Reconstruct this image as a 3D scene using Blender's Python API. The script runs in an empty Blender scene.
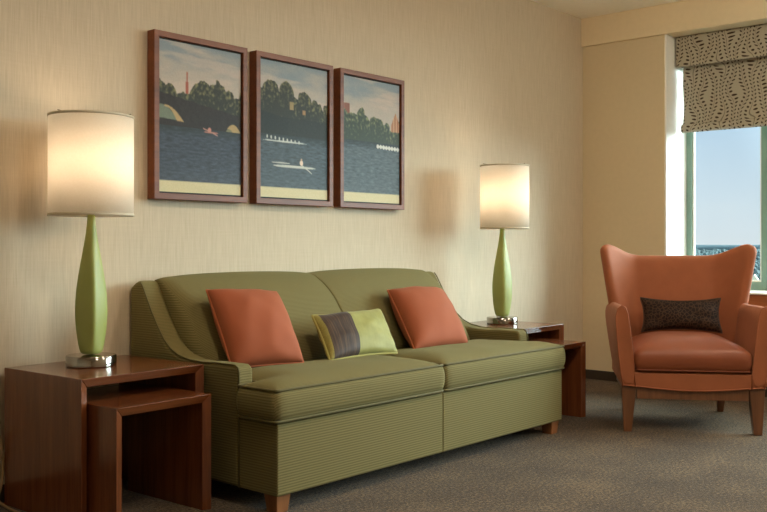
import bpy, bmesh, math, random
from mathutils import Vector, Matrix, noise
random.seed(7)
C = bpy.context.scene.collection
PI = math.pi
sc = bpy.context.scene

# ------------------------------------------------------------------ materials
def lin(c):
    c = c / 255.0
    return c / 12.92 if c <= 0.04045 else ((c + 0.055) / 1.055) ** 2.4
def S(r, g, b): return (lin(r), lin(g), lin(b), 1.0)

class NT:
    def __init__(self, name):
        self.m = bpy.data.materials.new(name); self.m.use_nodes = True
        self.t = self.m.node_tree; self.t.nodes.clear()
        self.out = self.n('ShaderNodeOutputMaterial')
    def n(self, typ, **kw):
        nd = self.t.nodes.new(typ)
        for k, v in kw.items(): setattr(nd, k, v)
        return nd
    def l(self, a, b): self.t.links.new(a, b)
    def val(self, sock, v):
        if hasattr(v, 'is_output'): self.l(v, sock)
        else: sock.default_value = v
    def math(self, op, a, b=None, c=None):
        nd = self.n('ShaderNodeMath', operation=op)
        for i, v in enumerate((a, b, c)):
            if v is not None: self.val(nd.inputs[i], v)
        return nd.outputs[0]
    def mix(self, f, a, b, mode='MIX'):
        nd = self.n('ShaderNodeMix', data_type='RGBA', blend_type=mode)
        self.val(nd.inputs[0], f); self.val(nd.inputs[6], a); self.val(nd.inputs[7], b)
        return nd.outputs[2]
    def coord(self, which='Object'):
        return self.n('ShaderNodeTexCoord').outputs[which]
    def scale(self, vec, s):
        nd = self.n('ShaderNodeMapping'); self.l(vec, nd.inputs[0]); nd.inputs[3].default_value = s
        return nd.outputs[0]
    def noise(self, vec, scale, detail=3, rough=0.5):
        nd = self.n('ShaderNodeTexNoise'); self.l(vec, nd.inputs['Vector'])
        nd.inputs['Scale'].default_value = scale; nd.inputs['Detail'].default_value = detail
        nd.inputs['Roughness'].default_value = rough
        return nd.outputs[0]
    def ramp(self, f, stops):
        nd = self.n('ShaderNodeValToRGB'); self.l(f, nd.inputs[0])
        els = nd.color_ramp.elements
        while len(els) < len(stops): els.new(0.5)
        for e, (p, c) in zip(els, stops): e.position = p; e.color = c
        return nd.outputs[0]
    def bump(self, h, strength, dist=0.002):
        nd = self.n('ShaderNodeBump'); nd.inputs['Strength'].default_value = strength
        nd.inputs['Distance'].default_value = dist; self.l(h, nd.inputs['Height'])
        return nd.outputs[0]
    def bsdf(self, col, rough=0.7, metal=0.0, bump=None, sheen=0.0, coat=0.0, spec=0.5, sheen_tint=None):
        nd = self.n('ShaderNodeBsdfPrincipled')
        self.val(nd.inputs['Base Color'], col); self.val(nd.inputs['Roughness'], rough)
        nd.inputs['Metallic'].default_value = metal; nd.inputs['Specular IOR Level'].default_value = spec
        nd.inputs['Sheen Weight'].default_value = sheen; nd.inputs['Coat Weight'].default_value = coat
        nd.inputs['Coat Roughness'].default_value = 0.12
        if sheen_tint: nd.inputs['Sheen Tint'].default_value = sheen_tint
        nd.inputs['Sheen Roughness'].default_value = 0.45
        if bump is not None: self.l(bump, nd.inputs['Normal'])
        self.l(nd.outputs[0], self.out.inputs[0])
        return nd
M = {}

def m_wallpaper():
    t = NT('wallpaper_linen'); co = t.coord()
    a = t.noise(t.scale(co, (230, 230, 9)), 1.0, 2)
    b = t.noise(t.scale(co, (90, 90, 3.0)), 1.0, 2)
    c = t.noise(t.scale(co, (6, 6, 260)), 1.0, 1)
    f = t.math('ADD', t.math('MULTIPLY', a, 0.72), t.math('ADD', t.math('MULTIPLY', b, 0.12), t.math('MULTIPLY', c, 0.16)))
    col = t.ramp(f, [(0.30, S(190, 174, 149)), (0.70, S(207, 192, 168))])
    t.bsdf(col, 0.75, bump=t.bump(f, 0.12, 0.001), spec=0.25); return t.m
def m_plain(name, rgb, rough=0.8, var=0.04, sc_=30):
    t = NT(name); co = t.coord(); n = t.noise(co, sc_, 4)
    c = S(*rgb); lo = tuple(x * (1 - var) for x in c[:3]) + (1,); hi = tuple(x * (1 + var) for x in c[:3]) + (1,)
    t.bsdf(t.mix(n, lo, hi), rough, bump=t.bump(n, 0.05, 0.001), spec=0.3); return t.m
def m_carpet():
    t = NT('carpet_pile'); co = t.coord()
    a = t.noise(co, 95, 4, 0.7); b = t.noise(t.scale(co, (3.5, 3.5, 1)), 1.0, 3)
    g = t.noise(t.scale(co, (160, 45, 1)), 1.0, 2)
    f = t.math('ADD', t.math('MULTIPLY', a, 0.6), t.math('ADD', t.math('MULTIPLY', g, 0.3), t.math('MULTIPLY', b, 0.16)))
    col = t.ramp(f, [(0.38, S(28, 20, 13)), (0.52, S(71, 55, 37)), (0.66, S(134, 109, 78))])
    t.bsdf(col, 0.95, bump=t.bump(f, 0.9, 0.012), spec=0.1, sheen=0.15); return t.m
def m_rib():
    t = NT('ribbed_olive_fabric')
    tc = t.n('ShaderNodeTexCoord'); sp = t.n('ShaderNodeSeparateXYZ'); t.l(tc.outputs['Object'], sp.inputs[0])
    sn = t.n('ShaderNodeSeparateXYZ'); t.l(tc.outputs['Normal'], sn.inputs[0])
    nx = t.math('LESS_THAN', t.math('ABSOLUTE', sn.outputs[0]), 0.75)
    s = t.math('ADD', sp.outputs[2], t.math('MULTIPLY', sp.outputs[1], nx))
    wob = t.noise(t.scale(tc.outputs['Object'], (7, 7, 7)), 1.0, 2)
    ph = t.math('ADD', t.math('MULTIPLY', s, 2 * PI / 0.0098), t.math('MULTIPLY', wob, 1.2))
    w = t.math('ADD', t.math('MULTIPLY', t.math('SINE', ph), 0.5), 0.5)
    fine = t.noise(t.scale(tc.outputs['Object'], (240, 240, 240)), 1.0, 2)
    f = t.math('ADD', t.math('MULTIPLY', w, 0.75), t.math('MULTIPLY', fine, 0.25))
    col = t.ramp(f, [(0.05, S(92, 82, 48)), (0.5, S(114, 104, 64)), (0.95, S(121, 111, 71))])
    t.bsdf(col, 0.85, bump=t.bump(f, 0.28, 0.003), spec=0.2, sheen=0.12, sheen_tint=S(200, 200, 150)); return t.m
def m_velvet(name, rgb, sheen=0.35, rough=0.7, var=0.12, bump=0.15, scale_=14):
    t = NT(name); co = t.coord()
    a = t.noise(co, scale_, 4); b = t.noise(co, 260, 2)
    f = t.math('ADD', t.math('MULTIPLY', a, 0.7), t.math('MULTIPLY', b, 0.3))
    c = S(*rgb); lo = tuple(x * (1 - var) for x in c[:3]) + (1,); hi = tuple(min(1, x * (1 + var)) for x in c[:3]) + (1,)
    t.bsdf(t.mix(f, lo, hi), rough, bump=t.bump(f, bump, 0.003), sheen=sheen, sheen_tint=S(240, 190, 160), spec=0.3); return t.m
def m_wood(name, dark, light, axis='X', rough=0.25, coat=0.4):
    t = NT(name); co = t.coord()
    s = {'X': (1.5, 26, 26), 'Y': (26, 1.5, 26), 'Z': (26, 26, 1.5)}[axis]
    a = t.noise(t.scale(co, s), 1.0, 5, 0.6); s2 = tuple(v * 4 for v in s)
    b = t.noise(t.scale(co, s2), 1.0, 2)
    f = t.math('ADD', t.math('MULTIPLY', a, 0.75), t.math('MULTIPLY', b, 0.25))
    t.bsdf(t.ramp(f, [(0.3, S(*dark)), (0.7, S(*light))]), rough, coat=coat, bump=t.bump(f, 0.04, 0.001)); return t.m
def m_metal():
    t = NT('brushed_nickel'); co = t.coord()
    a = t.noise(t.scale(co, (4, 4, 400)), 1.0, 2)
    t.bsdf(t.mix(a, S(140, 134, 126), S(178, 172, 164)), 0.14, metal=1.0, bump=t.bump(a, 0.05, 0.0005)); return t.m
def m_lampglass():
    t = NT('frosted_green_glass'); co = t.coord(); n = t.noise(co, 9, 3)
    nd = t.bsdf(t.mix(n, S(146, 154, 76), S(164, 170, 98)), 0.48, coat=0.0)
    nd.inputs['Subsurface Weight'].default_value = 0.35
    nd.inputs['Subsurface Radius'].default_value = (0.02, 0.03, 0.01)
    nd.inputs['Subsurface Scale'].default_value = 0.5
    return t.m
def m_shade():
    t = NT('white_linen_shade'); co = t.coord()
    n = t.noise(t.scale(co, (150, 150, 150)), 1.0, 2)
    c = t.mix(n, S(244, 238, 226), S(252, 248, 240))
    d = t.n('ShaderNodeBsdfDiffuse'); t.l(c, d.inputs[0])
    tr = t.n('ShaderNodeBsdfTranslucent'); t.l(c, tr.inputs[0])
    mx = t.n('ShaderNodeMixShader'); mx.inputs[0].default_value = 0.62
    t.l(d.outputs[0], mx.inputs[1]); t.l(tr.outputs[0], mx.inputs[2]); t.l(mx.outputs[0], t.out.inputs[0]); return t.m
def m_emit(name, rgb, s):
    t = NT(name); e = t.n('ShaderNodeEmission'); e.inputs[0].default_value = S(*rgb); e.inputs[1].default_value = s
    t.l(e.outputs[0], t.out.inputs[0]); return t.m
def m_glass():
    t = NT('window_glass'); tr = t.n('ShaderNodeBsdfTransparent'); tr.inputs[0].default_value = (0.93, 0.975, 0.95, 1)
    g = t.n('ShaderNodeBsdfGlossy'); g.inputs[1].default_value = 0.02
    fr = t.n('ShaderNodeFresnel'); fr.inputs[0].default_value = 1.15
    mx = t.n('ShaderNodeMixShader'); t.l(fr.outputs[0], mx.inputs[0])
    t.l(tr.outputs[0], mx.inputs[1]); t.l(g.outputs[0], mx.inputs[2]); t.l(mx.outputs[0], t.out.inputs[0]); return t.m
def m_vines():
    t = NT('vine_print_linen'); tc = t.coord(); sp = t.n('ShaderNodeSeparateXYZ'); t.l(tc, sp.inputs[0])
    y, z = sp.outputs[1], sp.outputs[2]
    p = 0.068
    wave = t.math('MULTIPLY', t.math('SINE', t.math('MULTIPLY', z, 2 * PI / 0.36)), t.math('SINE', t.math('MULTIPLY', y, 2 * PI / (3.1 * p))))
    wave2 = t.math('MULTIPLY', t.math('SINE', t.math('ADD', t.math('MULTIPLY', z, 2 * PI / 0.21), t.math('MULTIPLY', y, 9.0))), 0.010)
    yy = t.math('ADD', y, t.math('ADD', t.math('MULTIPLY', wave, 0.026), wave2))
    col = t.math('FLOOR', t.math('DIVIDE', yy, p))
    u = t.math('MULTIPLY', t.math('SUBTRACT', t.math('FRACT', t.math('DIVIDE', yy, p)), 0.5), p)
    zz = t.math('ADD', z, t.math('ADD', t.math('MULTIPLY', col, 0.0087), t.math('MULTIPLY', t.math('GREATER_THAN', u, 0.0), 0.007)))
    v = t.math('MULTIPLY', t.math('SUBTRACT', t.math('FRACT', t.math('DIVIDE', zz, 0.025)), 0.5), 0.025)
    du = t.math('DIVIDE', t.math('SUBTRACT', t.math('ABSOLUTE', u), 0.0165), 0.0082)
    dv = t.math('DIVIDE', t.math('SUBTRACT', v, t.math('MULTIPLY', t.math('SUBTRACT', t.math('ABSOLUTE', u), 0.0165), 0.45)), 0.0060)
    leaf = t.math('LESS_THAN', t.math('ADD', t.math('MULTIPLY', du, du), t.math('MULTIPLY', dv, dv)), 1.0)
    stem = t.math('LESS_THAN', t.math('ABSOLUTE', u), 0.0014)
    f = t.math('MAXIMUM', leaf, t.math('MULTIPLY', stem, 0.6))
    n = t.noise(t.scale(tc, (60, 200, 200)), 1.0, 2)
    base = t.mix(n, S(160, 152, 134), S(182, 174, 156))
    c = t.mix(f, base, S(70, 56, 44))
    d = t.n('ShaderNodeBsdfDiffuse'); t.l(c, d.inputs[0]); t.l(d.outputs[0], t.out.inputs[0]); return t.m
def m_uvpillow():
    t = NT('striped_and_green_silk'); uv = t.coord('UV'); sp = t.n('ShaderNodeSeparateXYZ'); t.l(uv, sp.inputs[0])
    u, v = sp.outputs[0], sp.outputs[1]
    n1 = t.noise(t.scale(uv, (55, 1.2, 1)), 1.0, 3, 0.6)
    br = t.ramp(n1, [(0.3, S(46, 36, 33)), (0.5, S(66, 51, 44)), (0.62, S(96, 74, 54)), (0.75, S(56, 44, 40))])
    n2 = t.noise(t.scale(uv, (7, 5, 1)), 1.0, 4); n3 = t.noise(t.scale(uv, (90, 3, 1)), 1.0, 2)
    gr = t.mix(t.math('ADD', t.math('MULTIPLY', n2, 0.7), t.math('MULTIPLY', n3, 0.3)), S(116, 114, 52), S(170, 166, 100))
    edge = t.math('LESS_THAN', u, 0.05)
    gr2 = t.mix(t.noise(t.scale(uv, (60, 40, 1)), 1.0, 2), S(112, 104, 46), S(170, 160, 88))
    isbr = t.math('MULTIPLY', t.math('GREATER_THAN', u, 0.05), t.math('LESS_THAN', u, 0.40))
    c = t.mix(isbr, t.mix(edge, gr, gr2), br)
    t.bsdf(c, 0.6, bump=t.bump(n2, 0.3, 0.006), sheen=0.1, spec=0.3); return t.m
def m_damask():
    t = NT('dark_brown_damask'); co = t.coord()
    w = t.noise(co, 26, 2)
    vor = t.n('ShaderNodeTexVoronoi', feature='DISTANCE_TO_EDGE'); t.l(co, vor.inputs['Vector']); vor.inputs['Scale'].default_value = 52
    f = t.math('LESS_THAN', t.math('ADD', vor.outputs[0], t.math('MULTIPLY', w, 0.12)), 0.14)
    t.bsdf(t.mix(f, S(34, 23, 17), S(66, 47, 34)), 0.75, bump=t.bump(f, 0.25, 0.002), sheen=0.0, spec=0.15); return t.m
def m_vcol():
    t = NT('river_photo_print'); a = t.n('ShaderNodeAttribute'); a.attribute_name = 'Col'
    co = t.coord(); n = t.noise(co, 300, 2)
    c = t.mix(0.08, a.outputs[0], n, 'OVERLAY')
    t.bsdf(c, 0.5, spec=0.2); return t.m
def m_land():  # blue-grey stops carry distance haze in the ground colour
    t = NT('haze_tinted_suburb'); co = t.coord()
    a = t.noise(co, 0.012, 5, 0.65); b = t.noise(co, 0.05, 3)
    t.bsdf(t.ramp(t.math('ADD', t.math('MULTIPLY', a, 0.6), t.math('MULTIPLY', b, 0.4)), [(0.35, S(44, 58, 62)), (0.5, S(58, 72, 76)), (0.62, S(72, 84, 88)), (0.75, S(96, 102, 104))]), 0.95, spec=0.1)
    return t.m

M['wallpaper'] = m_wallpaper(); M['paint'] = m_plain('tan_wall_paint', (212, 194, 160)); M['soffit'] = m_plain('soffit_paint', (226, 207, 172))
M['ceil'] = m_plain('ceiling_paint', (246, 238, 220)); M['reveal'] = m_plain('cream_reveal_paint', (240, 237, 229), 0.6)
M['carpet'] = m_carpet(); M['base'] = m_plain('dark_brown_base', (62, 52, 42), 0.8, 0.15, 90)
M['rib'] = m_rib(); M['welt'] = m_velvet('olive_welt_cord', (92, 85, 48), 0.1)
M['rust'] = m_velvet('rust_velvet', (152, 88, 56), 0.15, 0.75, 0.24, 0.12, 11)
M['rustc'] = m_velvet('rust_seat_velvet', (130, 70, 44), 0.08, 0.42, 0.2, 0.15, 8)
M['orange'] = m_velvet('terracotta_cotton', (152, 80, 50), 0.1, 0.8, 0.06, 0.12, 20)
M['orangew'] = m_velvet('terracotta_cord', (176, 96, 60), 0.15, 0.8, 0.05)
M['cherry'] = m_wood('cherry_wood_across', (92, 49, 25), (126, 69, 36), 'X')
M['cherryz'] = m_wood('cherry_wood_upright', (92, 49, 25), (126, 69, 36), 'Z')
M['frame'] = m_wood('walnut_frame_wood', (94, 47, 22), (128, 69, 33), 'X', 0.5, 0.0)
M['legw'] = m_wood('maple_brown_leg_wood', (124, 78, 44), (154, 100, 60), 'Z', 0.4, 0.15)
M['chairw'] = m_wood('dark_chair_leg_wood', (96, 60, 36), (124, 80, 49), 'Z', 0.4, 0.15)
M['sillw'] = m_wood('window_sill_wood', (150, 84, 46), (176, 104, 60), 'Y', 0.4, 0.2)
M['metal'] = m_metal(); M['glassg'] = m_lampglass(); M['shade'] = m_shade()
M['shadetrim'] = m_plain('shade_trim_tape', (205, 192, 168), 0.7)
M['bulb'] = m_emit('warm_bulb', (255, 226, 196), 23.0); M['glass'] = m_glass()
M['alu'] = m_plain('green_painted_aluminium', (128, 156, 144), 0.4, 0.03)
M['vines'] = m_vines(); M['silk'] = m_uvpillow(); M['damask'] = m_damask(); M['greenw'] = m_velvet('moss_trim_cord', (158, 150, 84), 0.1)
M['brownw'] = m_velvet('brown_cord', (74, 52, 40), 0.2)
M['print'] = m_vcol(); M['black'] = m_plain('black_liner', (28, 24, 22), 0.6)
M['land'] = m_land(); M['leaf'] = m_plain('haze_tinted_foliage', (52, 66, 66), 0.9, 0.45, 0.03)  # land and leaves tinted blue-grey: distance haze put into the colour
M['pale'] = m_plain('pale_house_render', (146, 142, 136), 0.8); M['roofc'] = m_plain('cream_roof', (196, 186, 160), 0.8)
M['roofg'] = m_plain('grey_roof', (92, 96, 100), 0.8)
M['cord'] = m_plain('tan_cord_plastic', (150, 122, 88), 0.4); M['plug'] = m_plain('dark_plug', (40, 34, 30), 0.5)
M['fill_glow'] = m_emit('fill_light_glow', (255, 239, 214), 92.0)  # glow of the added, unseen fill domes
M['deckdark'] = m_plain('black_dust_cover', (24, 23, 20), 0.9)

# ------------------------------------------------------------------ mesh helpers
def link(name, bm, m, parent=None, smooth=True, world=True, bevel=0, segs=3, subsurf=0, fix=True):
    """bm -> ONE mesh object. world=True: bm is in world space and is moved into the parent's space."""
    if fix: bmesh.ops.recalc_face_normals(bm, faces=bm.faces[:])
    if parent is not None and world:
        p = parent; mw = Matrix.Identity(4)
        while p is not None:
            mw = Matrix.LocRotScale(p.location, p.rotation_euler, p.scale) @ mw; p = p.parent
        bm.transform(mw.inverted())
    me = bpy.data.meshes.new(name); bm.to_mesh(me); bm.free()
    for p in me.polygons: p.use_smooth = smooth
    if m: me.materials.append(m)
    o = bpy.data.objects.new(name, me); C.objects.link(o)
    if parent is not None: o.parent = parent
    if bevel:
        b = o.modifiers.new('edge', 'BEVEL'); b.width = bevel; b.segments = segs; b.limit_method = 'ANGLE'; b.angle_limit = math.radians(40)
        b.harden_normals = True
    if subsurf:
        s = o.modifiers.new('soft', 'SUBSURF'); s.levels = subsurf; s.render_levels = subsurf
    return o
def thing(name, label, cat, loc=(0, 0, 0), rz=0.0, group=None):
    o = bpy.data.objects.new(name, None); C.objects.link(o); o.location = loc; o.rotation_euler = (0, 0, rz)
    o.empty_display_size = 0.1
    return tag(o, label, cat, group)
def tag(o, label, cat, group=None):
    o['label'] = label; o['category'] = cat
    if group: o['group'] = group
    return o
def struct(name, bm, m, parent=None, **kw):
    o = link(name, bm, m, parent, **kw)
    if parent is None: o['kind'] = 'structure'
    return o
def box(bm, x0, x1, y0, y1, z0, z1):
    vs = [bm.verts.new((x, y, z)) for x in (x0, x1) for y in (y0, y1) for z in (z0, z1)]
    for q in ((0, 1, 3, 2), (4, 6, 7, 5), (0, 4, 5, 1), (2, 3, 7, 6), (0, 2, 6, 4), (1, 5, 7, 3)): bm.faces.new([vs[i] for i in q])
    return vs
def B(*a):
    bm = bmesh.new(); box(bm, *a); return bm
def tube(bm, path, r, closed=False, n=6):
    P = [Vector(p) for p in path]; N = len(P); rings = []
    ref = None
    for i in range(N):
        a = P[i - 1] if (i > 0 or closed) else P[i]; b = P[(i + 1) % N] if (i < N - 1 or closed) else P[i]
        t = (b - a).normalized()
        if ref is None:
            ref = Vector((0, 0, 1)) if abs(t.z) < 0.9 else Vector((1, 0, 0))
        s = t.cross(ref)
        if s.length < 1e-4: s = t.cross(Vector((0.3, 0.9, 0.1)))
        s.normalize(); q = s.cross(t).normalized(); ref = q
        rings.append([bm.verts.new(P[i] + r * (math.cos(2 * PI * k / n) * s + math.sin(2 * PI * k / n) * q)) for k in range(n)])
    for i in range(N if closed else N - 1):
        A, Bq = rings[i], rings[(i + 1) % N]
        for k in range(n):
            bm.faces.new((A[k], A[(k + 1) % n], Bq[(k + 1) % n], Bq[k]))
    if not closed:
        bm.faces.new(rings[0]); bm.faces.new(rings[-1])
def loft(bm, rings, cap=True):
    R = [[bm.verts.new(p) for p in r] for r in rings]
    n = len(R[0])
    for a, b in zip(R, R[1:]):
        for k in range(n): bm.faces.new((a[k], a[(k + 1) % n], b[(k + 1) % n], b[k]))
    if cap:
        bm.faces.new(R[0]); bm.faces.new(R[-1])
    return R
def lathe(bm, prof, cx=0, cy=0, n=40):
    loft(bm, [[(cx + r * math.cos(2 * PI * k / n), cy + r * math.sin(2 * PI * k / n), z) for k in range(n)] for r, z in prof])
def prism(bm, poly, axis, a, b):
    """poly of 2-D points extruded along axis from a to b."""
    def P(u, v, w): return {'x': (w, u, v), 'y': (u, w, v), 'z': (u, v, w)}[axis]
    loft(bm, [[P(u, v, a) for u, v in poly], [P(u, v, b) for u, v in poly]])
def round_path(pts, r, n=4, closed=True):
    out = []; N = len(pts)
    for i in range(N):
        p = Vector(pts[i])
        if not closed and i in (0, N - 1): out.append(p); continue
        a = (Vector(pts[i - 1]) - p); b = (Vector(pts[(i + 1) % N]) - p)
        d = min(r, a.length * .45, b.length * .45)
        A = p + a.normalized() * d; Bq = p + b.normalized() * d
        for k in range(n + 1):
            t = k / n; out.append((1 - t) ** 2 * A + 2 * t * (1 - t) * p + t * t * Bq)
    return out
def smooth01(t):
    t = max(0.0, min(1.0, t)); return t * t * (3 - 2 * t)

def cushion(outline, z0, z1, crown, bulge=0.008, step=0.045, soft=0.16, dip=0.0, front_drop=0.0):
    """Box cushion on a rectilinear outline (list of xy, CCW): crowned top, bulging boxing."""
    xs = sorted({round(p[0], 4) for p in outline}); ys = sorted({round(p[1], 4) for p in outline})
    def fill(l):
        r = []
        for a, b in zip(l, l[1:]):
            k = max(1, int(round((b - a) / step))); r += [a + (b - a) * i / k for i in range(k)]
        return r + [l[-1]]
    xs, ys = fill(xs), fill(ys)
    def inside(x, y):
        c = False; n = len(outline)
        for i in range(n):
            (x1, y1), (x2, y2) = outline[i], outline[(i + 1) % n]
            if (y1 > y) != (y2 > y) and x < (x2 - x1) * (y - y1) / (y2 - y1) + x1: c = not c
        return c
    def dist(x, y):
        d = 9; n = len(outline)
        for i in range(n):
            a = Vector(outline[i]); b = Vector(outline[(i + 1) % n]); p = Vector((x, y)); ab = b - a
            t = max(0, min(1, (p - a).dot(ab) / ab.dot(ab))); d = min(d, (p - a - ab * t).length)
        return d
    bm = bmesh.new(); top, bot = {}, {}
    def zt(x, y):
        d = dist(x, y)
        return z1 + crown * (1 - (1 - min(1, d / soft)) ** 2.2) + 0.004 * noise.noise(Vector((x * 7, y * 7, z1 * 9)))
    cells = []
    for i in range(len(xs) - 1):
        for j in range(len(ys) - 1):
            if inside((xs[i] + xs[i + 1]) / 2, (ys[j] + ys[j + 1]) / 2): cells.append((i, j))
    cset = set(cells); edges = []
    def tv(i, j):
        if (i, j) not in top: top[i, j] = bm.verts.new((xs[i], ys[j], zt(xs[i], ys[j])))
        return top[i, j]
    def bv(i, j):
        if (i, j) not in bot: bot[i, j] = bm.verts.new((xs[i], ys[j], z0))
        return bot[i, j]
    for i, j in cells:
        q = ((i, j), (i + 1, j), (i + 1, j + 1), (i, j + 1))
        bm.faces.new([tv(*k) for k in q]); bm.faces.new([bv(*k) for k in reversed(q)])
        for (a, b, nb, nr) in ((q[0], q[1], (i, j - 1), (0, -1)), (q[1], q[2], (i + 1, j), (1, 0)), (q[2], q[3], (i, j + 1), (0, 1)), (q[3], q[0], (i - 1, j), (-1, 0))):
            if nb not in cset: edges.append((a, b, nr))
    nrm = {}
    for a, b, nr in edges:
        for k in (a, b): nrm.setdefault(k, Vector((0, 0))); nrm[k] += Vector(nr)
    mid = {}
    for k, v in nrm.items():
        v = Vector((max(-1, min(1, v.x)), max(-1, min(1, v.y))))
        mid[k] = [bm.verts.new((xs[k[0]] + v.x * bulge * s, ys[k[1]] + v.y * bulge * s, z0 + (z1 - z0) * t)) for t, s in ((0.25, .8), (0.5, 1.0), (0.78, .8))]
    for a, b, nr in edges:
        colA = [bot[a]] + mid[a] + [top[a]]; colB = [bot[b]] + mid[b] + [top[b]]
        for k in range(4): bm.faces.new((colA[k], colB[k], colB[k + 1], colA[k + 1]))
    return bm
def pillow(corners, normal, T, pinch=0.05, n=18, wob=0.010, seed=0, vp=1.0):
    """corners BL, BR, TR, TL (world); returns bm with uv and the rim path."""
    bl, br, tr, tl = [Vector(c) for c in corners]; nr = Vector(normal).normalized()
    bm = bmesh.new(); uvl = bm.loops.layers.uv.new('UVMap')
    def P(u, v, s):
        uu = u - pinch * u * (1 - v * v) ; vv = v - vp * pinch * v * (1 - u * u)
        a, b = (uu + 1) / 2, (vv + 1) / 2
        p = bl * (1 - a) * (1 - b) + br * a * (1 - b) + tr * a * b + tl * (1 - a) * b
        h = T / 2 * ((1 - u ** 2) * (1 - v ** 2)) ** 0.37
        w = wob * noise.noise(Vector((u * 2.2 + seed, v * 2.2, s * 3 + seed))) * min(1, h / (T * .2))
        # creases running out of the corners
        return p + nr * s * (h + w)
    g = {}
    for s in (1, -1):
        for i in range(n + 1):
            for j in range(n + 1):
                u = math.sin((i / n - .5) * PI); v = math.sin((j / n - .5) * PI)
                rim = i in (0, n) or j in (0, n)
                if rim and s == -1: g[i, j, s] = g[i, j, 1]; continue
                g[i, j, s] = bm.verts.new(P(u, v, s))
    for s in (1, -1):
        for i in range(n):
            for j in range(n):
                ks = [(i, j), (i + 1, j), (i + 1, j + 1), (i, j + 1)]
                f = bm.faces.new([g[a, b, s] for a, b in (ks if s == 1 else ks[::-1])])
                for lp, (a, b) in zip(f.loops, ks if s == 1 else ks[::-1]):
                    lp[uvl].uv = ((math.sin((a / n - .5) * PI) + 1) / 2, (math.sin((b / n - .5) * PI) + 1) / 2)
    rim = [g[i, 0, 1].co.copy() for i in range(n)] + [g[n, j, 1].co.copy() for j in range(n)] + [g[i, n, 1].co.copy() for i in range(n, 0, -1)] + [g[0, j, 1].co.copy() for j in range(n, 0, -1)]
    # thin out the tightly spaced corner points
    out = [rim[0]]
    for p in rim[1:]:
        if (p - out[-1]).length > 0.009: out.append(p)
    return bm, out

# ------------------------------------------------------------------ room
YW, XW, H = 3.375, 6.065, 2.60           # sofa wall, window wall, ceiling
X0, Y0 = -1.6, -2.6
struct('floor', B(X0, XW, Y0, YW, -0.1, 0), M['carpet'], smooth=False)
ceil = struct('ceiling', B(X0, XW + .4, Y0, YW, H, H + .1), M['ceil'], smooth=False)
struct('wall_back', B(X0 - .1, XW + .5, YW, YW + .1, -.1, H), M['wallpaper'], smooth=False)
struct('wall_left', B(X0 - .1, X0, Y0, YW, -.1, H), M['wallpaper'], smooth=False)
struct('wall_front', B(X0 - .1, XW + .5, Y0 - .1, Y0, -.1, H), M['wallpaper'], smooth=False)
WY1, WY0, WZ0, WZ1 = 2.753, -2.0, 0.66, 2.40     # window opening in the right wall
XG = 6.43
bm = bmesh.new()
box(bm, XW, XW + .5, WY1, YW, -.1, H)
box(bm, XW, XW + .5, Y0, WY0, -.1, H)
box(bm, XW, XW + .5, WY0, WY1, WZ1, H)
box(bm, XW, XW + .5, WY0, WY1, -.1, WZ0 - .03)
struct('wall_right', bm, M['paint'], smooth=False)
# painted lining of the window recess
bm = bmesh.new()
box(bm, XW + .004, XG - .03, WY1 - .012, WY1 + .0, WZ0, WZ1); 
struct('trim_1', bm, M['reveal'], smooth=False)
struct('trim_2', B(XW - .022, XW, Y0, YW, WZ1 - .002, H), M['soffit'], smooth=False)      # soffit band above the window
# wooden sill and apron under the window
bm = bmesh.new(); box(bm, XW - .05, XG - .03, WY0, WY1 - .012, WZ0 - .012, WZ0 + .0)
sill = struct('trim_3', bm, M['reveal'], bevel=.004)
struct('trim_4', B(XW - .035, XW, WY0, WY1 - .10, .07, WZ0 - .012), M['sillw'], smooth=False)
struct('baseboard_back', B(X0, XW, YW - .012, YW, 0, .066), M['base'], bevel=.003)
struct('baseboard_right', B(XW - .012, XW, Y0, YW - .012, 0, .066), M['base'], bevel=.003)

# window: green aluminium frame, mullions, panes
bm = bmesh.new(); fw, fd = .055, .06
FZ0, FZ1 = WZ0, WZ1
box(bm, XG - .03, XG + .03, WY0, WY1, FZ0, FZ0 + fw)
box(bm, XG - .03, XG + .03, WY0, WY1, FZ1 - fw, FZ1)
box(bm, XG - .03, XG + .03, WY1 - fw, WY1, FZ0 + fw, FZ1 - fw)
box(bm, XG - .03, XG + .03, WY0, WY0 + fw, FZ0 + fw, FZ1 - fw)
win = struct('window_1', bm, M['alu'], bevel=.003)
muls = [2.185, 1.13, 0.08, -0.97]
for my in muls:
    link('mullion', B(XG - .034, XG + .03, my - .035, my + .035, FZ0 + fw, FZ1 - fw), M['alu'], win, bevel=.003)
ed = [WY1 - fw] + [v for my in muls for v in (my + .035, my - .035)] + [WY0 + fw]
for a, b in zip(ed[0::2], ed[1::2]):
    pn = link('pane', B(XG - .004, XG + .004, b + .001, a - .001, FZ0 + fw + .001, FZ1 - fw - .001), M['glass'], win, smooth=False)
    bm = bmesh.new()
    for (y0_, y1_, z0_, z1_) in ((b, a, FZ0 + fw, FZ0 + fw + .012), (b, b + .01, FZ0 + fw + .012, FZ1 - fw), (a - .01, a, FZ0 + fw + .012, FZ1 - fw)):
        box(bm, XG - .022, XG - .005, y0_, y1_, z0_, z1_)
    link('glazing_bead', bm, M['reveal'], win, smooth=False)

# added fill domes, out of view, that light the room; hung on the ceiling
for (lx, ly) in ((1.9, 1.1), (3.3, 1.1), (4.7, 1.1), (1.6, -1.3), (4.2, -1.3)):
    bm = bmesh.new(); lathe(bm, [(.15, H - .001), (.155, H - .006), (.155, H - .03), (.143, H - .032)], lx, ly, 28)
    ring = link('fill_light', bm, M['reveal'], ceil)
    bm = bmesh.new(); lathe(bm, [(.14 * math.cos(t * PI / 12), H - .032 - .085 * math.sin(t * PI / 12)) for t in range(6)] + [(.004, H - .117)], lx, ly, 20); link('fill_dome', bm, M['fill_glow'], ring)

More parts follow.
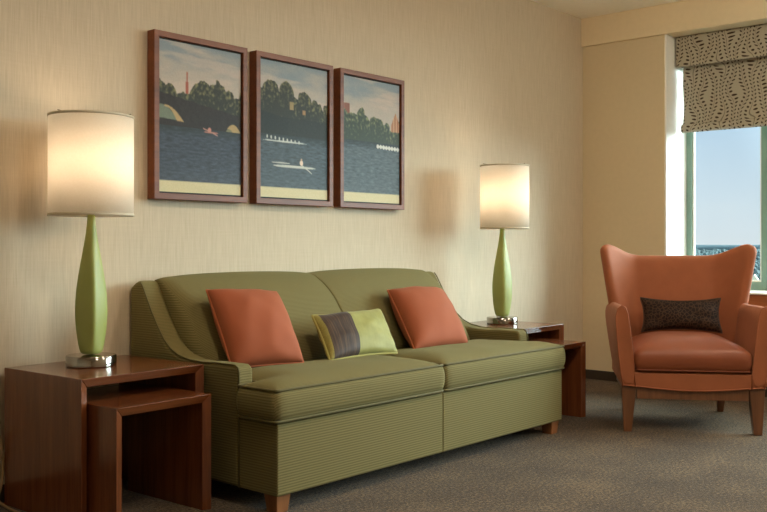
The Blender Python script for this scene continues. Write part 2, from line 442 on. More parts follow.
# ------------------------------------------------------------------ roman shade
rs = thing('roman_shade', 'taupe roman window shade with a dark leafy vine print under its valance', 'window shade', (6.26, 2.13, 1.735))
SY1, SY0 = 2.728, 1.53
bm = bmesh.new(); box(bm, 6.195, 6.215, SY0, SY1, 2.19, 2.397); box(bm, 6.215, 6.40, SY1 - .012, SY1, 2.19, 2.397); box(bm, 6.215, 6.40, SY0, SY0 + .012, 2.19, 2.397)
link('valance', bm, M['vines'], rs, bevel=.003)
rings = []
def shade_x(z): return 6.268 + .012 * math.sin((z - 1.75) * 7.0)
zs = [1.80 + .5 * k / 14 for k in range(15)]
for z in zs:
    e = .004 * math.sin(z * 19)
    x = shade_x(z); rings.append([(x, SY0 + .02, z), (x + .006, SY0 + .02, z), (x + .006, SY1 - .018 + e, z), (x, SY1 - .018 + e, z)])
bm = bmesh.new(); loft(bm, rings); link('shade_panel', bm, M['vines'], rs, bevel=.002)
bm = bmesh.new()
prism(bm, [(6.262, 1.802), (6.244, 1.796), (6.238, 1.772), (6.241, 1.750), (6.256, 1.740), (6.275, 1.748), (6.279, 1.77), (6.277, 1.80)], 'y', SY0 + .018, SY1 - .016)
link('hem_fold', bm, M['vines'], rs, bevel=.003)

# ------------------------------------------------------------------ sofa
XL, XR = 2.245, 4.215; YF, YA, YB = 2.462, 2.67, 3.366; XM = 3.212
AW = .094
sofa = thing('sofa', 'olive green ribbed two-cushion sofa with sloping arms against the wall', 'sofa', (XM, 2.9, 0))
bm = bmesh.new()
for a, b in ((XL + .004, XM), (XM, XR - .004)):
    prism(bm, [(a, YF), (b, YF), (b, YB), (a + AW if a < 3 else a, YB), (a + AW if a < 3 else a, YA), (a, YA)] if a < 3 else
          [(a, YF), (b, YF), (b, YA), (b - AW, YA), (b - AW, YB), (a, YB)], 'z', .066, .324)
link('base', bm, M['rib'], sofa, bevel=.007)
bm = B(XL + .03, XR - .03, YF + .03, YB - .03, .058, .075); link('dust_cover', bm, M['deckdark'], sofa)
arm_prof = [(YB, .066), (YA, .066), (YA, .49), (YA + .006, .506), (YA + .022, .516), (2.82, .515), (2.88, .511), (2.965, .514), (3.035, .526), (3.09, .549), (3.135, .584), (3.178, .636), (3.222, .698), (3.255, .752), (3.277, .788), (3.293, .806), (3.312, .812), (3.335, .803), (YB, .782)]
for s in (0, 1):
    a, b = (XL, XL + AW) if s == 0 else (XR - AW, XR)
    bm = bmesh.new(); prism(bm, arm_prof, 'x', a, b)
    for v_ in bm.verts:          # a touch slimmer towards the front
        if (v_.co.x > XL + .05) if s == 0 else (v_.co.x < XR - .05): v_.co.x += (-.018 if s == 0 else .018) * (1 - smooth01((v_.co.y - YA) / .5))
    arm = link('arm', bm, M['rib'], sofa, bevel=.016, segs=4)
    xo = XL + .004 if s == 0 else XR - .004
    for xe in (xo,):
        bm = bmesh.new(); tube(bm, [(xe + (0 if abs(xe - xo) < .01 else (-.018 if s == 0 else .018) * (1 - smooth01((y - YA) / .5))), y - .001, z + .0) for y, z in arm_prof[1:-3]], .0034)
        link('welt', bm, M['welt'], arm)
# tight back in two pads that meet in a welted seam
bp = [(2.92, .40), (2.945, .47), (2.985, .54), (3.03, .60), (3.07, .655), (3.105, .705), (3.145, .748), (3.19, .783), (3.24, .812), (3.285, .829), (3.325, .826), (3.35, .805), (YB, .77), (YB, .40)]
WT = [1, 1, 1, 1, 1, 1, .9, .7, .45, .25, .2, .2, 0, 0]
def pad(x0, x1, r0, r1):
    cx_, cz_ = 3.22, .60
    nrm = []
    for i, (y, z) in enumerate(bp):
        a = bp[max(0, i - 1)]; b = bp[min(len(bp) - 1, i + 1)]
        t = Vector((b[0] - a[0], b[1] - a[1])).normalized(); nrm.append(Vector((-t.y, t.x)))
    def ring(x, e, bul):
        return [(x, y - nv.x * (e * WT[i] - bul * (1 if i < 11 else 0)), z - nv.y * (e * WT[i] - bul * (1 if i < 11 else 0))) for i, ((y, z), nv) in enumerate(zip(bp, nrm))]
    R = []
    for k in range(6):
        th = PI / 2 * k / 5; R.append(ring(x0 + r0 * (1 - math.cos(th)), r0 * (1 - math.sin(th)), 0))
    for k in range(1, 14):
        t = k / 14; R.append(ring(x0 + r0 + (x1 - x0 - r0 - r1) * t, 0, .014 * math.sin(PI * t) ** .6))
    for k in range(6):
        th = PI / 2 * (5 - k) / 5; R.append(ring(x1 - r1 * (1 - math.cos(th)), r1 * (1 - math.sin(th)), 0))
    bm = bmesh.new(); loft(bm, R); return bm
link('back_pad', pad(XL + AW - .006, XM, .075, .012), M['rib'], sofa, subsurf=1)
link('back_pad', pad(XM, XR - AW + .006, .012, .075), M['rib'], sofa, subsurf=1)
bm = bmesh.new(); tube(bm, [(XM, y + .007, z - .007) for y, z in bp[:-2]], .0055); link('seam_welt', bm, M['welt'], sofa)
ZC0, ZC1 = .328, .448
for s in (0, 1):
    if s == 0: ol = [(XL - .012, YF - .008), (XM - .002, YF - .008), (XM - .002, 2.93), (XL + AW + .003, 2.93), (XL + AW + .003, YA - .006), (XL - .012, YA - .006)]
    else: ol = [(XM + .002, YF - .008), (XR + .012, YF - .008), (XR + .012, YA - .006), (XR - AW - .003, YA - .006), (XR - AW - .003, 2.93), (XM + .002, 2.93)]
    cu = link('seat_cushion', cushion(ol, ZC0, ZC1, .030, .012), M['rib'], sofa, subsurf=1)
    for z in (ZC0 + .006, ZC1 - .003):
        bm = bmesh.new(); tube(bm, [(p.x, p.y, z) for p in round_path([Vector((x, y, 0)) for x, y in ol], .022)], .0052, True)
        link('piping', bm, M['welt'], cu)
for lx in (XL + .012, XR - .082):
    for ly in (YF + .012, YB - .09):
        bm = bmesh.new(); loft(bm, [[(lx + .008, ly + .008, 0), (lx + .062, ly + .008, 0), (lx + .062, ly + .062, 0), (lx + .008, ly + .062, 0)],
                                    [(lx, ly, .07), (lx + .07, ly, .07), (lx + .07, ly + .07, .07), (lx, ly + .07, .07)]])
        link('leg', bm, M['legw'], sofa, bevel=.003)

# ------------------------------------------------------------------ throw pillows on the sofa
def throw(name, label, corners, T, mat, wmat, seed, group=None, pinch=.025, r=.0042, cat='cushion'):
    bl, br, tr, tl = [Vector(c) for c in corners]
    nr = (br - bl).cross(tl - bl).normalized()           # towards the room
    c0 = (bl + br) / 2
    t = thing(name, label, 'cushion', (c0.x, c0.y, min(bl.z, br.z)), 0, group)
    bm, rim = pillow(corners, nr, T, pinch, seed=seed, vp=2.6 if cat == 'lumbar' else 1.0)
    link('cover', bm, mat, t, subsurf=1)
    if wmat:
        bm = bmesh.new(); tube(bm, rim, r, True); link('piping', bm, wmat, t)
    return t
throw('throw_pillow', 'square terracotta throw pillow at the left end of the sofa, nearest the big left lamp',
      [(2.373, 2.859, .476), (2.69, 2.785, .476), (2.762, 3.03, .757), (2.405, 3.06, .777)], .19, M['orange'], M['orangew'], 1, 'terracotta pillows on the sofa')
throw('throw_pillow', 'square terracotta throw pillow to the right of the green and brown pillow',
      [(3.40, 2.775, .470), (3.80, 2.755, .466), (3.92, 3.03, .729), (3.525, 3.05, .737)], .18, M['orange'], M['orangew'], 5, 'terracotta pillows on the sofa')
throw('lumbar_pillow', 'small oblong pillow half brown striped and half green in the sofa middle',
      [(2.808, 2.749, .475), (3.217, 2.727, .475), (3.29, 2.895, .661), (2.851, 2.90, .655)], .12, M['silk'], M['greenw'], 9, None, .03, .006, 'lumbar')

# ------------------------------------------------------------------ nest tables
def nest_table(name, label, x, y, rz, W, D, Ht, th=.031, group=None):
    """origin: front-left corner on the floor"""
    t = thing(name, label, 'table', (x, y, 0), rz, group)
    c = .014
    # mitred waterfall: every board has a front edge that slopes inward
    def board(pts_front, pts_back):
        bm = bmesh.new(); loft(bm, [pts_front, pts_back]); return bm
    o = [(0, Ht), (W, Ht), (W - th, Ht - th), (th, Ht - th)]
    def sl(poly, yv_out, yv_in):   # outer two points at yv_out, inner two at yv_in
        return [(poly[0][0], yv_out, poly[0][1]), (poly[1][0], yv_out, poly[1][1]), (poly[2][0], yv_in, poly[2][1]), (poly[3][0], yv_in, poly[3][1])]
    link('top', board(sl(o, 0, c), sl(o, D, D)), M['cherry'], t, world=False, bevel=.0025)
    l = [(0, 0), (0, Ht), (th, Ht - th), (th, 0)]
    link('side_panel', board(sl(l, 0, c), sl(l, D, D)), M['cherryz'], t, world=False, bevel=.0025)
    r = [(W, Ht), (W, 0), (W - th, 0), (W - th, Ht - th)]
    link('side_panel', board(sl(r, 0, c), sl(r, D, D)), M['cherryz'], t, world=False, bevel=.0025)
    return t
g1 = 'cherry wood nesting tables'
nest_table('nesting_table', 'larger cherry wood table left of the sofa, carrying the left lamp', 1.705, 2.838, math.radians(2), .530, .50, .507, group=g1)
nest_table('nesting_table', 'smaller cherry wood table pulled out from under the left lamp table', 1.746, 2.692, math.radians(2.2), .406, .46, .420, group=g1)
nest_table('nesting_table', 'larger cherry wood table in the far corner carrying the right lamp', 4.262, 2.80, math.radians(1), .567, .50, .50, group=g1)
nest_table('nesting_table', 'smaller cherry wood table poking out past the right end of the sofa', 4.298, 2.585, math.radians(1), .395, .42, .422, group=g1)

# ------------------------------------------------------------------ table lamps
def lamp(label, x, y, rz, z=.5, R=.155, k_=1.0, off=0.0):
    t = thing('table_lamp', label, 'lamp', (x, y, z), rz, 'green glass table lamps'); t.scale = (k_, k_, k_)
    bm = bmesh.new(); lathe(bm, [(.089, 0), (.092, .003), (.092, .037), (.089, .041), (.03, .0415)], n=56); link('base', bm, M['metal'], t, world=False, bevel=.001)
    prof = [(.0, .034), (.02, .040), (.055, .0475), (.10, .0535), (.15, .0565), (.20, .056), (.25, .052), (.30, .045), (.35, .0365), (.40, .0275), (.44, .0205), (.48, .0155), (.52, .0125), (.545, .012)]
    bm = bmesh.new(); rings = []
    for h, r in prof:
        ring = []
        for k in range(32):
            a = 2 * PI * k / 32; ca, sa = math.cos(a), math.sin(a); p = 2.0 - .84 * min(1, h / .06) * (1 - smooth01((h - .30) / .22))
            q = (abs(ca) ** p + abs(sa) ** p) ** (-1 / p)
            ring.append((r * 1.10 * q * ca, r * 1.10 * q * sa, .041 + h))
        rings.append(ring)
    loft(bm, rings); link('body', bm, M['glassg'], t, world=False, subsurf=1)
    bm = bmesh.new(); lathe(bm, [(.013, .58), (.013, .60), (.019, .602), (.019, .655), (.012, .66)], n=20); link('socket', bm, M['metal'], t, world=False)
    bm = bmesh.new(); lathe(bm, [(.012, .655), (.022, .668), (.032, .69), (.034, .72), (.034, .81), (.032, .84), (.022, .862), (.006, .868)], n=20); link('bulb', bm, M['bulb'], t, world=False)
    z0, z1 = .563, .940
    bm = bmesh.new(); n = 64
    loft(bm, [[(r * math.cos(2 * PI * k / n), r * math.sin(2 * PI * k / n), zz) for k in range(n)] for r, zz in ((R, z0), (R, z1), (R - .002, z1), (R - .002, z0), (R, z0))], cap=False)
    bmesh.ops.remove_doubles(bm, verts=bm.verts[:], dist=1e-5)
    sh = link('lamp_shade', bm, M['shade'], t, world=False, smooth=False)
    for p in sh.data.polygons: p.use_smooth = abs(p.normal.z) < .5
    for zz in (z0, z1 - .009):
        bm = bmesh.new(); loft(bm, [[(r * math.cos(2 * PI * k / n), r * math.sin(2 * PI * k / n), h) for k in range(n)] for r, h in ((R + .0004, zz), (R + .0018, zz), (R + .0018, zz + .009), (R + .0004, zz + .009), (R + .0004, zz))], cap=False)
        link('shade_trim', bm, M['shadetrim'], sh, world=False)
    bm = bmesh.new()
    for k in range(3):
        a = 2 * PI * k / 3; tube(bm, [(.006 * math.cos(a), .006 * math.sin(a), .93), (.05 * math.cos(a), .05 * math.sin(a), .93), ((R - .003) * math.cos(a), (R - .003) * math.sin(a), .945)], .002)
    tube(bm, [(0, -.02, .60), (0, -.06, .70), (0, -.06, .85), (0, -.015, .915), (0, 0, .925), (0, .015, .915), (0, .06, .85), (0, .06, .70), (0, .02, .60)], .0022)
    link('shade_spider', bm, M['metal'], t, world=False)
    if off:                      # this shade sits a little off the stem
        v = Matrix.Rotation(-rz, 3, 'Z') @ Vector((.6576, -.7534, 0)) * off; sh.location = v
    return t
lamp('green glass table lamp with white drum shade on the near left table', 1.932, 3.147, 1.195, .507)
lamp('green glass table lamp with white drum shade on the far corner table', 4.602, 3.091, .73, .50, .145, .99, .014)

# loose power cord by the left table
bm = bmesh.new()
pts = [(1.632, 3.340, .28), (1.642, 3.338, .27), (1.668, 3.335, .262), (1.678, 3.333, .22), (1.668, 3.33, .17), (1.66, 3.34, .18), (1.672, 3.338, .21), (1.684, 3.335, .16), (1.675, 3.33, .08), (1.65, 3.32, .025), (1.66, 3.25, .006), (1.66, 3.15, .006), (1.64, 3.05, .006)]
tube(bm, [tuple(p) for p in round_path(pts, .03, 5, False)], .005)
cordo = link('power_cord', bm, M['cord'], None)
tag(cordo, 'tan power cord hanging by the wall behind the left lamp table', 'cord')

# ------------------------------------------------------------------ framed river photographs
def fbm(x, y, s, o=4):
    v = 0; a = .5
    for k in range(o):
        v += a * noise.noise(Vector((x * s, y * s, 3.7 * k + s))); a *= .5; s *= 2.03
    return v
def mixc(a, b, t): t = max(0, min(1, t)); return tuple(x + (y - x) * t for x, y in zip(a, b))
def ell(u, v, cu, cv, ru, rv): return ((u - cu) / ru) ** 2 + ((v - cv) / rv) ** 2
rc = random.Random(11)
CR = [[(rc.uniform(-.1, 1.1), rc.uniform(.05, .12), rc.uniform(-.015, .03)) for _ in range(15)] for _ in range(3)]
def crowns(panel, u, base):
    top = base + .045
    for c, r, dz in CR[panel]:
        q = r * r - (u - c) ** 2
        if q > 0: top = min(top, base + .04 + dz - .75 * math.sqrt(q))
    return top
def paint(panel, u, v):
    """u 0..1 left-right, v 0..1 top-bottom of the print, sRGB 0-255"""
    if v > .925: return (204, 192, 152)
    U = panel + u
    # sky
    cl = fbm(U * 1.2, v * 6, 2.0)
    c = mixc((134, 146, 152), (178, 168, 156), smooth01(v / .24 + cl * .9))
    c = mixc(c, (196, 178, 164), smooth01((fbm(U * .9 + 5, v * 9, 1.6) - .02) * 4) * .6)
    tl = {0: .285, 1: .20 + .06 * u, 2: .30}[panel]
    if panel == 0: tl += .03 * math.sin(u * 9) - (.035 if u > .68 else 0)
    if panel == 1: tl += -.05 * math.exp(-((u - .35) / .22) ** 2) + .05 * (u > .9) * (u - .9) * 10
    if panel == 2: tl += -.07 * math.exp(-((u - .36) / .12) ** 2) + .05 * u
    tl = crowns(panel, u, tl) + fbm(U, v, 22, 3) * .022
    wl = {0: .56, 1: .535, 2: .505}[panel]      # water line
    if panel == 0 and abs(u - .325) < (.017 if v > .255 else .008) and v > .19: c = (158, 84, 68)
    if panel == 2 and u < .11 and v > .215: c = (138, 90, 74)
    if v > tl:
        n = fbm(U * 1.2, v * 1.5, 24, 5)
        lit = smooth01(.40 + n * 1.7 - (v - tl) * 3.0)
        tree = mixc((50, 53, 46), (126, 122, 82), lit)
        if panel == 2: tree = mixc((60, 70, 58), (134, 138, 98), lit)
        c = tree
    if panel == 0:
        if v > .345 + .10 * u + .012 * fbm(U, v, 14): c = mixc((42, 38, 36), (52, 48, 46), fbm(U, v, 20) + .5)
        if v < .515 + .03 * u and v > .425 + 2.6 * (u - .02) ** 2: c = (112, 122, 104)
        if v < .520 + .03 * u and .425 + 2.0 * (u - .06) ** 2 < v < .44 + 5.5 * max(0, u - .08) ** 2 and u > .06: c = (176, 150, 104)
        if v < .572 and v > .505 + 6.5 * (u - .90) ** 2: c = (120, 118, 90)
        if v < .572 and .507 + 5.5 * (u - .90) ** 2 < v < .52 + 9 * max(0, u - .845) ** 2 + .02: c = (172, 148, 102)
    if panel == 1:
        if v > .40 - .10 * max(0, .3 - u) and v < wl: c = mixc(c, (38, 44, 42), .55 + .3 * (u < .4))
        if abs(u - .455) < .03 and .28 < v < .34: c = (150, 130, 88)
        if abs(u - .64) < .022 and .33 < v < .365: c = (158, 124, 84)
    if panel == 2:
        if u > .84 and abs(u - .93) < (v - .235) * .75 and .235 < v < .40: c = (168, 118, 88) if (u * 40) % 2 < 1.6 else (206, 170, 128)
    if v > wl:
        n = fbm(U * 1.4, v * 9, 9, 4)
        deep = {0: (64, 72, 84), 1: (74, 86, 94), 2: (86, 98, 104)}[panel]
        c = mixc(tuple(x * .74 for x in deep), tuple(min(255, x * 1.22) for x in deep), .45 + n * 1.1)
        c = mixc((46, 54, 56), c, smooth01((v - wl) / .09 + .15 + n * .4))
        c = mixc(c, (112, 120, 122), smooth01((v - .72) / .3) * .22)
    # boats
    if panel == 0:
        if ell(u, v, .62, .578, .09, .006) < 1: c = (176, 118, 106)
        if ell(u, v, .60, .562, .022, .016) < 1: c = (192, 130, 116)
        if abs((v - .555) - (u - .52) * .22) < .004 and .52 < u < .70: c = (180, 132, 118)
    if panel == 1:
        if ell(u, v, .36, .583, .32, .0055) < 1: c = (206, 208, 202)
        for k in range(9):
            if ell(u, v, .10 + k * .058, .556 + k * .0028, .011, .013) < 1: c = (198, 200, 192)
        if ell(u, v, .50, .765, .32, .010) < 1: c = (196, 196, 186)
        if ell(u, v, .30, .742, .14, .004) < 1 or abs((v - .745) - (u - .60) * .38) < .004 and .58 < u < .76: c = (196, 196, 186)
        if ell(u, v, .60, .732, .025, .020) < 1: c = (222, 200, 180)
        if ell(u, v, .60, .708, .012, .010) < 1: c = (190, 160, 140)
    if panel == 2:
        if u > .58 and abs(v - .535 - (u - .58) * .02) < .012 * (.5 + abs(math.sin(u * 60))): c = (206, 206, 198)
    return c
NU, NV = 132, 190
PW, PH = .513, .716
for i, (px, lab) in enumerate(((2.338, 'dark wood framed river photo with a stone bridge and red tower, leftmost of three'),
                               (2.905, 'dark wood framed river photo with a lone white rowing boat, middle of three'),
                               (3.472, 'dark wood framed river photo with tree bank and right-edge house, rightmost of three'))):
    t = thing('framed_picture', lab, 'picture', (px + PW / 2, YW, 1.157), 0, 'river photographs above the sofa')
    b_, dpt = .026, .052
    bm = bmesh.new()
    o = [(-PW / 2, 0), (PW / 2, 0), (PW / 2, PH), (-PW / 2, PH)]; n_ = [(-PW / 2 + b_, b_), (PW / 2 - b_, b_), (PW / 2 - b_, PH - b_), (-PW / 2 + b_, PH - b_)]
    R = [[(x, -.001, z) for x, z in o], [(x, -dpt, z) for x, z in o], [(x, -dpt, z) for x, z in n_], [(x, -.001, z) for x, z in n_]]
    V = [[bm.verts.new(p) for p in r] for r in R]
    for a in range(4):
        A, Bq = V[a], V[(a + 1) % 4]
        for k in range(4): bm.faces.new((A[k], A[(k + 1) % 4], Bq[(k + 1) % 4], Bq[k]))
    link('frame', bm, M['frame'], t, world=False, bevel=.0018)
    link('liner', B(-PW / 2 + b_ + .0005, PW / 2 - b_ - .0005, -dpt + .0135, -.004, b_ + .0005, PH - b_ - .0005), M['black'], t, world=False, smooth=False)
    iw, ih = PW - 2 * b_ - .012, PH - 2 * b_ - .014
    bm = bmesh.new(); cl = bm.verts.layers.float_color.new('Col'); gv = {}
    for a in range(NU + 1):
        for c in range(NV + 1):
            vtx = bm.verts.new((-iw / 2 + iw * a / NU, -dpt + .012, PH / 2 - ih / 2 + ih * (1 - c / NV)))
            ss = [paint(i, min(1, max(0, (a + dx) / NU)), min(1, max(0, (c + dy) / NV))) for dx, dy in ((-.35, -.2), (.3, -.35), (.35, .25), (-.25, .35))]; g_ = random.uniform(-5, 5); rgb = tuple(max(12, sum(q[k] for q in ss) / 4 + g_) for k in range(3)); vtx[cl] = (lin(rgb[0]), lin(rgb[1]), lin(rgb[2]), 1); gv[a, c] = vtx
    for a in range(NU):
        for c in range(NV): bm.faces.new((gv[a, c], gv[a, c + 1], gv[a + 1, c + 1], gv[a + 1, c]))
    link('print', bm, M['print'], t, world=False, smooth=False, fix=False)

# ------------------------------------------------------------------ wingback armchair (local: x right seen from the front, y to the back, front legs at y=0)
ch = thing('armchair', 'rust orange velvet wingback armchair with brown wooden legs by the window', 'armchair', (4.661, 1.970, 0), math.atan2(-.8816, .472) + math.radians(3.5))
def L(name, bm, m, par=ch, **kw): return link(name, bm, m, par, world=False, **kw)
for s in (-1, 1):
    bm = bmesh.new()
    loft(bm, [[(s * .30, -.032, 0), (s * .34, -.032, 0), (s * .34, .01, 0), (s * .30, .01, 0)], [(s * .276, -.04, .24), (s * .352, -.04, .24), (s * .352, .036, .24), (s * .276, .036, .24)]])
    L('leg', bm, M['chairw'], bevel=.003)
    bm = bmesh.new()
    loft(bm, [[(s * .245, .645, 0), (s * .277, .645, 0), (s * .277, .68, 0), (s * .245, .68, 0)], [(s * .235, .56, .24), (s * .295, .56, .24), (s * .295, .625, .24), (s * .235, .625, .24)]])
    L('leg', bm, M['chairw'], bevel=.003)
    L('side_rail', B(min(s * .30, s * .33), max(s * .30, s * .33), .037, .56, .185, .24), M['chairw'], bevel=.002)
L('front_rail', B(-.2755, .2755, -.036, -.008, .172, .238), M['chairw'], bevel=.002)
# seat platform with dipping lower edge
bm = bmesh.new(); rings = []
for k in range(25):
    t = k / 24; x = -.352 + .704 * t; zb = .240 - .022 * math.sin(PI * t) ** 1.5
    rings.append([(x, -.05, zb), (x, -.052, .27), (x, -.048, .305), (x, -.03, .312), (x, .60, .312), (x, .60, .239), (x, -.006, .239)])
loft(bm, rings); L('seat_platform', bm, M['rust'], bevel=.004)
bm = bmesh.new(); tube(bm, [(r[0][0], -.051, r[0][2] + .002) for r in rings], .0038); L('apron_welt', bm, M['rust'])
# arms
sec = [(-.346, .237), (-.354, .30), (-.367, .40), (-.376, .50), (-.380, .56), (-.379, .602), (-.371, .635), (-.352, .652), (-.333, .642), (-.321, .608), (-.311, .54), (-.298, .42), (-.288, .31), (-.284, .237)]
for s in (-1, 1):
    cx_, cz_ = -.35, .45
    def ring(y, shrink=0, ztop=.66, spread=0):
        out = []
        for x, z in sec:
            zz = .237 + (z - .237) * (ztop - .237) / (.66 - .237)
            dx, dz = x - cx_, z - cz_
            d = math.hypot(dx, dz); f = (d - shrink) / d
            xx = cx_ + dx * f + spread * (z - .237) ; z2 = cz_ + (zz - cz_) * f
            out.append((-s * xx, y, max(.237, z2)))
        return out
    bm = bmesh.new()
    loft(bm, [ring(-.052, .016), ring(-.056, .006), ring(-.048, 0), ring(0, 0, .661), ring(.15, 0, .658), ring(.30, 0, .652), ring(.42, 0, .652), ring(.56, 0, .65, -.03), ring(.60, .01, .64, -.06)])
    arm = L('arm', bm, M['rust'], subsurf=1)
    bm = bmesh.new(); tube(bm, ring(-.052, .0015), .004); L('piping', bm, M['rust'], arm)
# winged back: inner face grid + outer face grid
def back_pt(a, b, off):
    s = 1 if a >= 0 else -1; q = abs(a)
    ztop = .891 + .072 * smooth01((q - .42) / .56) ** 1.3 - .022 * smooth01((q - .93) / .07)
    z = .245 + (ztop - .245) * b
    k = (z - .245) / .70
    wfold = .190 + .035 * k; wout = .262 + .129 * min(1.05, k)
    ymid = .545 + .095 * k; ytip = .46 - .0 * k
    qf = .56
    def curve(q):
        if q < qf: t = q / qf; return Vector((wfold * t, ymid - .012 * t * t))
        t = (q - qf) / (1 - qf); e = t
        return Vector((wfold + (wout - wfold) * e, ymid - .012 - (ymid - .012 - ytip) * (.55 * e + .45 * e * e)))
    p = curve(q); d = curve(min(1.0, q + .02)) - curve(max(0, q - .02)); d.normalize()
    nrm = Vector((-d.y, d.x))                 # towards the back / outside
    if q < .03: nrm = Vector((0, 1))
    p = p + nrm * off
    return Vector((s * p.x, p.y, z))
bm = bmesh.new(); NA, NB = 36, 16
ain = [-1 + 2 * i / NA for i in range(NA + 1)]; bs = [j / NB for j in range(NB + 1)]
def thick(a, b): return .056 + .02 * (1 - b)
gi = [[bm.verts.new(back_pt(a, b, 0)) for b in bs] for a in ain]
go = [[bm.verts.new(back_pt(a, b, thick(a, b))) for b in bs] for a in ain]
tr = [bm.verts.new(back_pt(a, 1, thick(a, 1) / 2) + Vector((0, 0, .016))) for a in ain]
sl = {}
for e in (0, NA):
    a = ain[e]; sg = -1 if e == 0 else 1
    sl[e] = [bm.verts.new((gi[e][j].co + go[e][j].co) / 2 + Vector((sg * .008, -.016, .010 if j == NB else 0))) for j in range(NB + 1)]
    tr[e].co = sl[e][NB].co; 
for i in range(NA):
    for j in range(NB):
        bm.faces.new((gi[i][j], gi[i + 1][j], gi[i + 1][j + 1], gi[i][j + 1])); bm.faces.new((go[i][j], go[i][j + 1], go[i + 1][j + 1], go[i + 1][j]))
    bm.faces.new((gi[i][NB], gi[i + 1][NB], tr[i + 1], tr[i])); bm.faces.new((tr[i], tr[i + 1], go[i + 1][NB], go[i][NB]))
    bm.faces.new((gi[i + 1][0], gi[i][0], go[i][0], go[i + 1][0]))
for e in (0, NA):
    col = sl[e]
    for j in range(NB):
        bm.faces.new((gi[e][j], gi[e][j + 1], col[j + 1], col[j])); bm.faces.new((col[j], col[j + 1], go[e][j + 1], go[e][j]))
    bm.faces.new((gi[e][0], col[0], go[e][0]))
bmesh.ops.remove_doubles(bm, verts=bm.verts[:], dist=1e-5)
L('winged_back', bm, M['rust'], subsurf=1)
cu = L('seat_cushion', cushion([(-.279, -.052), (.279, -.052), (.279, .54), (-.279, .54)], .314, .425, .062, .014, soft=.2), M['rustc'], subsurf=1)
for z in (.322, .424):
    bm = bmesh.new(); tube(bm, [(p.x, p.y, z) for p in round_path([Vector(p) for p in ((-.281, -.055, 0), (.281, -.055, 0), (.281, .542, 0), (-.281, .542, 0))], .03)], .004, True)
    if z < .4: L('piping', bm, M['rustc'], cu)
    else: bm.free()
def cw(x, y, z): return tuple(ch.matrix_world_ @ Vector((x, y, z))) if hasattr(ch, 'matrix_world_') else tuple(Matrix.LocRotScale(ch.location, ch.rotation_euler, None) @ Vector((x, y, z)))
throw('lumbar_pillow', 'dark brown patterned oblong pillow on the rust armchair seat', [cw(-.207, .40, .476), cw(.228, .40, .476), cw(.233, .48, .666), cw(-.207, .48, .666)], .115, M['damask'], M['brownw'], 12, None, .085, .004, 'lumbar')

# ------------------------------------------------------------------ outside: wooded suburb seen from a high floor
GZ = -48.0
bm = bmesh.new(); lathe(bm, [(60000, GZ - 2), (60000, GZ)], 0, 0, 64); struct('ground', bm, M['land'], smooth=False)
HS = [(700 * (6 ** (k / 15)), math.radians(random.uniform(14, 24))) for k in range(16)]
HP = [(d * math.cos(a), d * math.sin(a)) for d, a in HS]
ha = math.atan2(.6576 - .7534 * .3965, .7534 + .6576 * .3965)
HP.append((300 * math.cos(ha), 300 * math.sin(ha)))
bm = bmesh.new(); hr = []
for k in range(160):
    a = 2 * PI * k / 160; hz = 6 + 18 * (noise.noise(Vector((a * 9, 1, 0))) + .6)
    hr.append([(r * math.cos(a), r * math.sin(a), z) for r, z in ((11000, GZ), (13000, hz), (15000, hz * .9), (17000, GZ))])
loft(bm, hr + [hr[0]], cap=False); struct('hills', bm, M['land'])
tb = bmesh.new(); bmesh.ops.create_icosphere(tb, subdivisions=1, radius=1)
tv = [v.co.copy() for v in tb.verts]; tf = [[v.index for v in f.verts] for f in tb.faces]; tb.free()
AV, AF = [], []
for k in range(5200):
    d = 700 * (12 ** random.random()); a = math.radians(random.uniform(11, 29))
    x, y = d * math.cos(a), d * math.sin(a); r = random.uniform(3.2, 6) * (1 + d / 3500)
    if any(math.hypot(x - p, y - q) < r + 19 for p, q in HP): continue
    b = len(AV); rz_ = r * random.uniform(.7, 1.2)
    AV += [(x + v.x * r, y + v.y * r, GZ + r * .6 + v.z * rz_) for v in tv]; AF += [[b + i for i in f] for f in tf]
tm = bpy.data.meshes.new('distant_trees'); tm.from_pydata(AV, [], AF); tm.materials.append(M['leaf'])
tr_ = bpy.data.objects.new('distant_trees', tm); C.objects.link(tr_); tr_['kind'] = 'stuff'
tag(tr_, 'blue green treetops of the distant suburb below the window', 'trees')
def house(name, label, x, y, rz, w, d_, h, roof, group=None, rm=None):
    t = thing(name, label, 'building', (x, y, GZ), rz, group)
    link('walls', B(-w / 2, w / 2, -d_ / 2, d_ / 2, 0, h), M['pale'], t, world=False, smooth=False)
    bm = bmesh.new(); prism(bm, [(-d_ / 2 - .3, h), (d_ / 2 + .3, h), (0, h + roof)], 'x', -w / 2 - .3, w / 2 + .3)
    link('roof', bm, rm or M['roofg'], t, world=False, smooth=False); return t
for k in range(16):
    d, a = HS[k]
    house('distant_house', 'pale house tiny among the distant treetops outside the window', d * math.cos(a), d * math.sin(a), random.uniform(0, 3), random.uniform(16, 30), 12, random.uniform(8, 14) * (1 + d / 3000), 5, 'houses on the horizon')
house('gabled_building', 'cream gabled building just outside beside the armchair back', 300 * math.cos(ha), 300 * math.sin(ha), ha, 16, 5.5, 36.0, 4.5, None, M['roofc'])

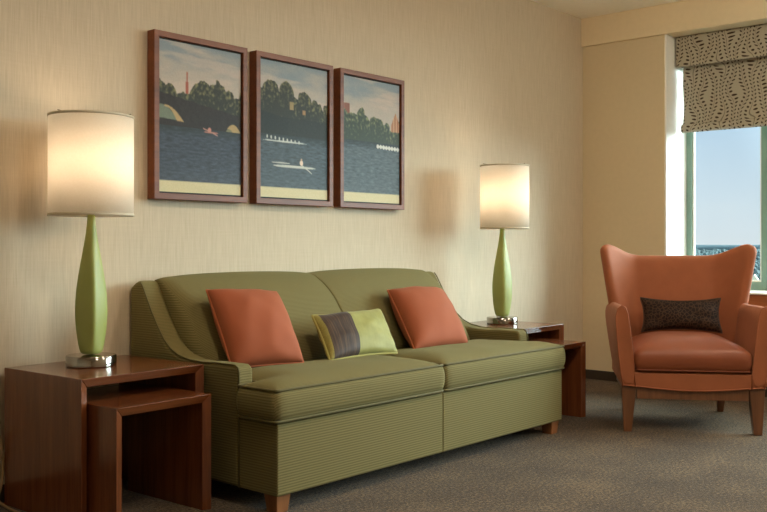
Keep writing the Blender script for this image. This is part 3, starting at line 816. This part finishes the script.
# ------------------------------------------------------------------ light, sky, camera
w = bpy.data.worlds.new('sky'); sc.world = w; w.use_nodes = True
nt = w.node_tree; bg = nt.nodes['Background']
def wn(typ, **kw):
    nd = nt.nodes.new(typ)
    for k, v in kw.items(): setattr(nd, k, v)
    return nd
def wmath(op, a, b=None):
    nd = wn('ShaderNodeMath', operation=op)
    for i, v in enumerate((a, b)):
        if v is None: continue
        if hasattr(v, 'is_output'): nt.links.new(v, nd.inputs[i])
        else: nd.inputs[i].default_value = v
    return nd.outputs[0]
tcw = wn('ShaderNodeTexCoord'); sep = wn('ShaderNodeSeparateXYZ'); nt.links.new(tcw.outputs['Generated'], sep.inputs[0])
rmp = wn('ShaderNodeValToRGB'); nt.links.new(sep.outputs[2], rmp.inputs[0])
els = rmp.color_ramp.elements; els.new(.10); els.new(.35)
for e, (p, c) in zip(els, ((0.0, S(222, 226, 236)), (0.04, S(214, 224, 238)), (0.16, S(178, 206, 236)), (.6, S(110, 160, 216)))): e.position = p; e.color = c
cm = wn('ShaderNodeMapping'); cm.inputs[3].default_value = (3, 3, 16); nt.links.new(tcw.outputs['Generated'], cm.inputs[0])
cn = wn('ShaderNodeTexNoise'); cn.inputs['Scale'].default_value = 1.6; cn.inputs['Detail'].default_value = 5; nt.links.new(cm.outputs[0], cn.inputs['Vector'])
cf = wmath('MULTIPLY', wmath('SUBTRACT', cn.outputs[0], .42), 1.6)
cmx = wn('ShaderNodeMix', data_type='RGBA'); cmx.clamp_factor = True; nt.links.new(cf, cmx.inputs[0]); nt.links.new(rmp.outputs[0], cmx.inputs[6]); cmx.inputs[7].default_value = S(226, 230, 238)
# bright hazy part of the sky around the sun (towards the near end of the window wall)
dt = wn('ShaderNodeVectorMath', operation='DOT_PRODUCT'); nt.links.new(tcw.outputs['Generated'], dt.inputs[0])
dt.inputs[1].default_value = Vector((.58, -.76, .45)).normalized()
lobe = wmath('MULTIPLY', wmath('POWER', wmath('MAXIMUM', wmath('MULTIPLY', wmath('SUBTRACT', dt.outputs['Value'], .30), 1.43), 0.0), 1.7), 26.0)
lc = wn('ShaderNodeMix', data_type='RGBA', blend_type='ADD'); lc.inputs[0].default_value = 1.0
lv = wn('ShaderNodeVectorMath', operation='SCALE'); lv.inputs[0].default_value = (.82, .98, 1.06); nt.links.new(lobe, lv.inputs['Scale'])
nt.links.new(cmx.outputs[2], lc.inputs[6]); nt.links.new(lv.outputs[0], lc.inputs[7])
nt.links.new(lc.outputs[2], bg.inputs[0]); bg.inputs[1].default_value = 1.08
pt = bpy.data.lights.new('window_portal', 'AREA'); pt.shape = 'RECTANGLE'; pt.size = WY1 - WY0; pt.size_y = WZ1 - WZ0; pt.cycles.is_portal = True
po = bpy.data.objects.new('window_portal', pt); po.location = (XG + .06, (WY0 + WY1) / 2, (WZ0 + WZ1) / 2)
po.rotation_euler = (PI / 2, 0, PI / 2); C.objects.link(po)

cam = bpy.data.cameras.new('camera'); co = bpy.data.objects.new('camera', cam); C.objects.link(co)
co.location = (0, 0, .957); fwd = math.atan2(.6576, .7534)
co.rotation_euler = (PI / 2, 0, fwd - PI / 2)
cam.sensor_width = 36; cam.lens = 936 / 767 * 36; cam.shift_y = -10 / 767; cam.clip_end = 100000; cam.clip_start = .05
sc.camera = co
sc.view_settings.view_transform = 'Standard'; sc.view_settings.look = 'None'; sc.view_settings.gamma = 1.0
sc.view_settings.use_curve_mapping = False; sc.view_settings.exposure = 0.0
sc.cycles.use_denoising = True; sc.cycles.sample_clamp_indirect = 8.0; sc.cycles.max_bounces = 10; sc.cycles.diffuse_bounces = 6
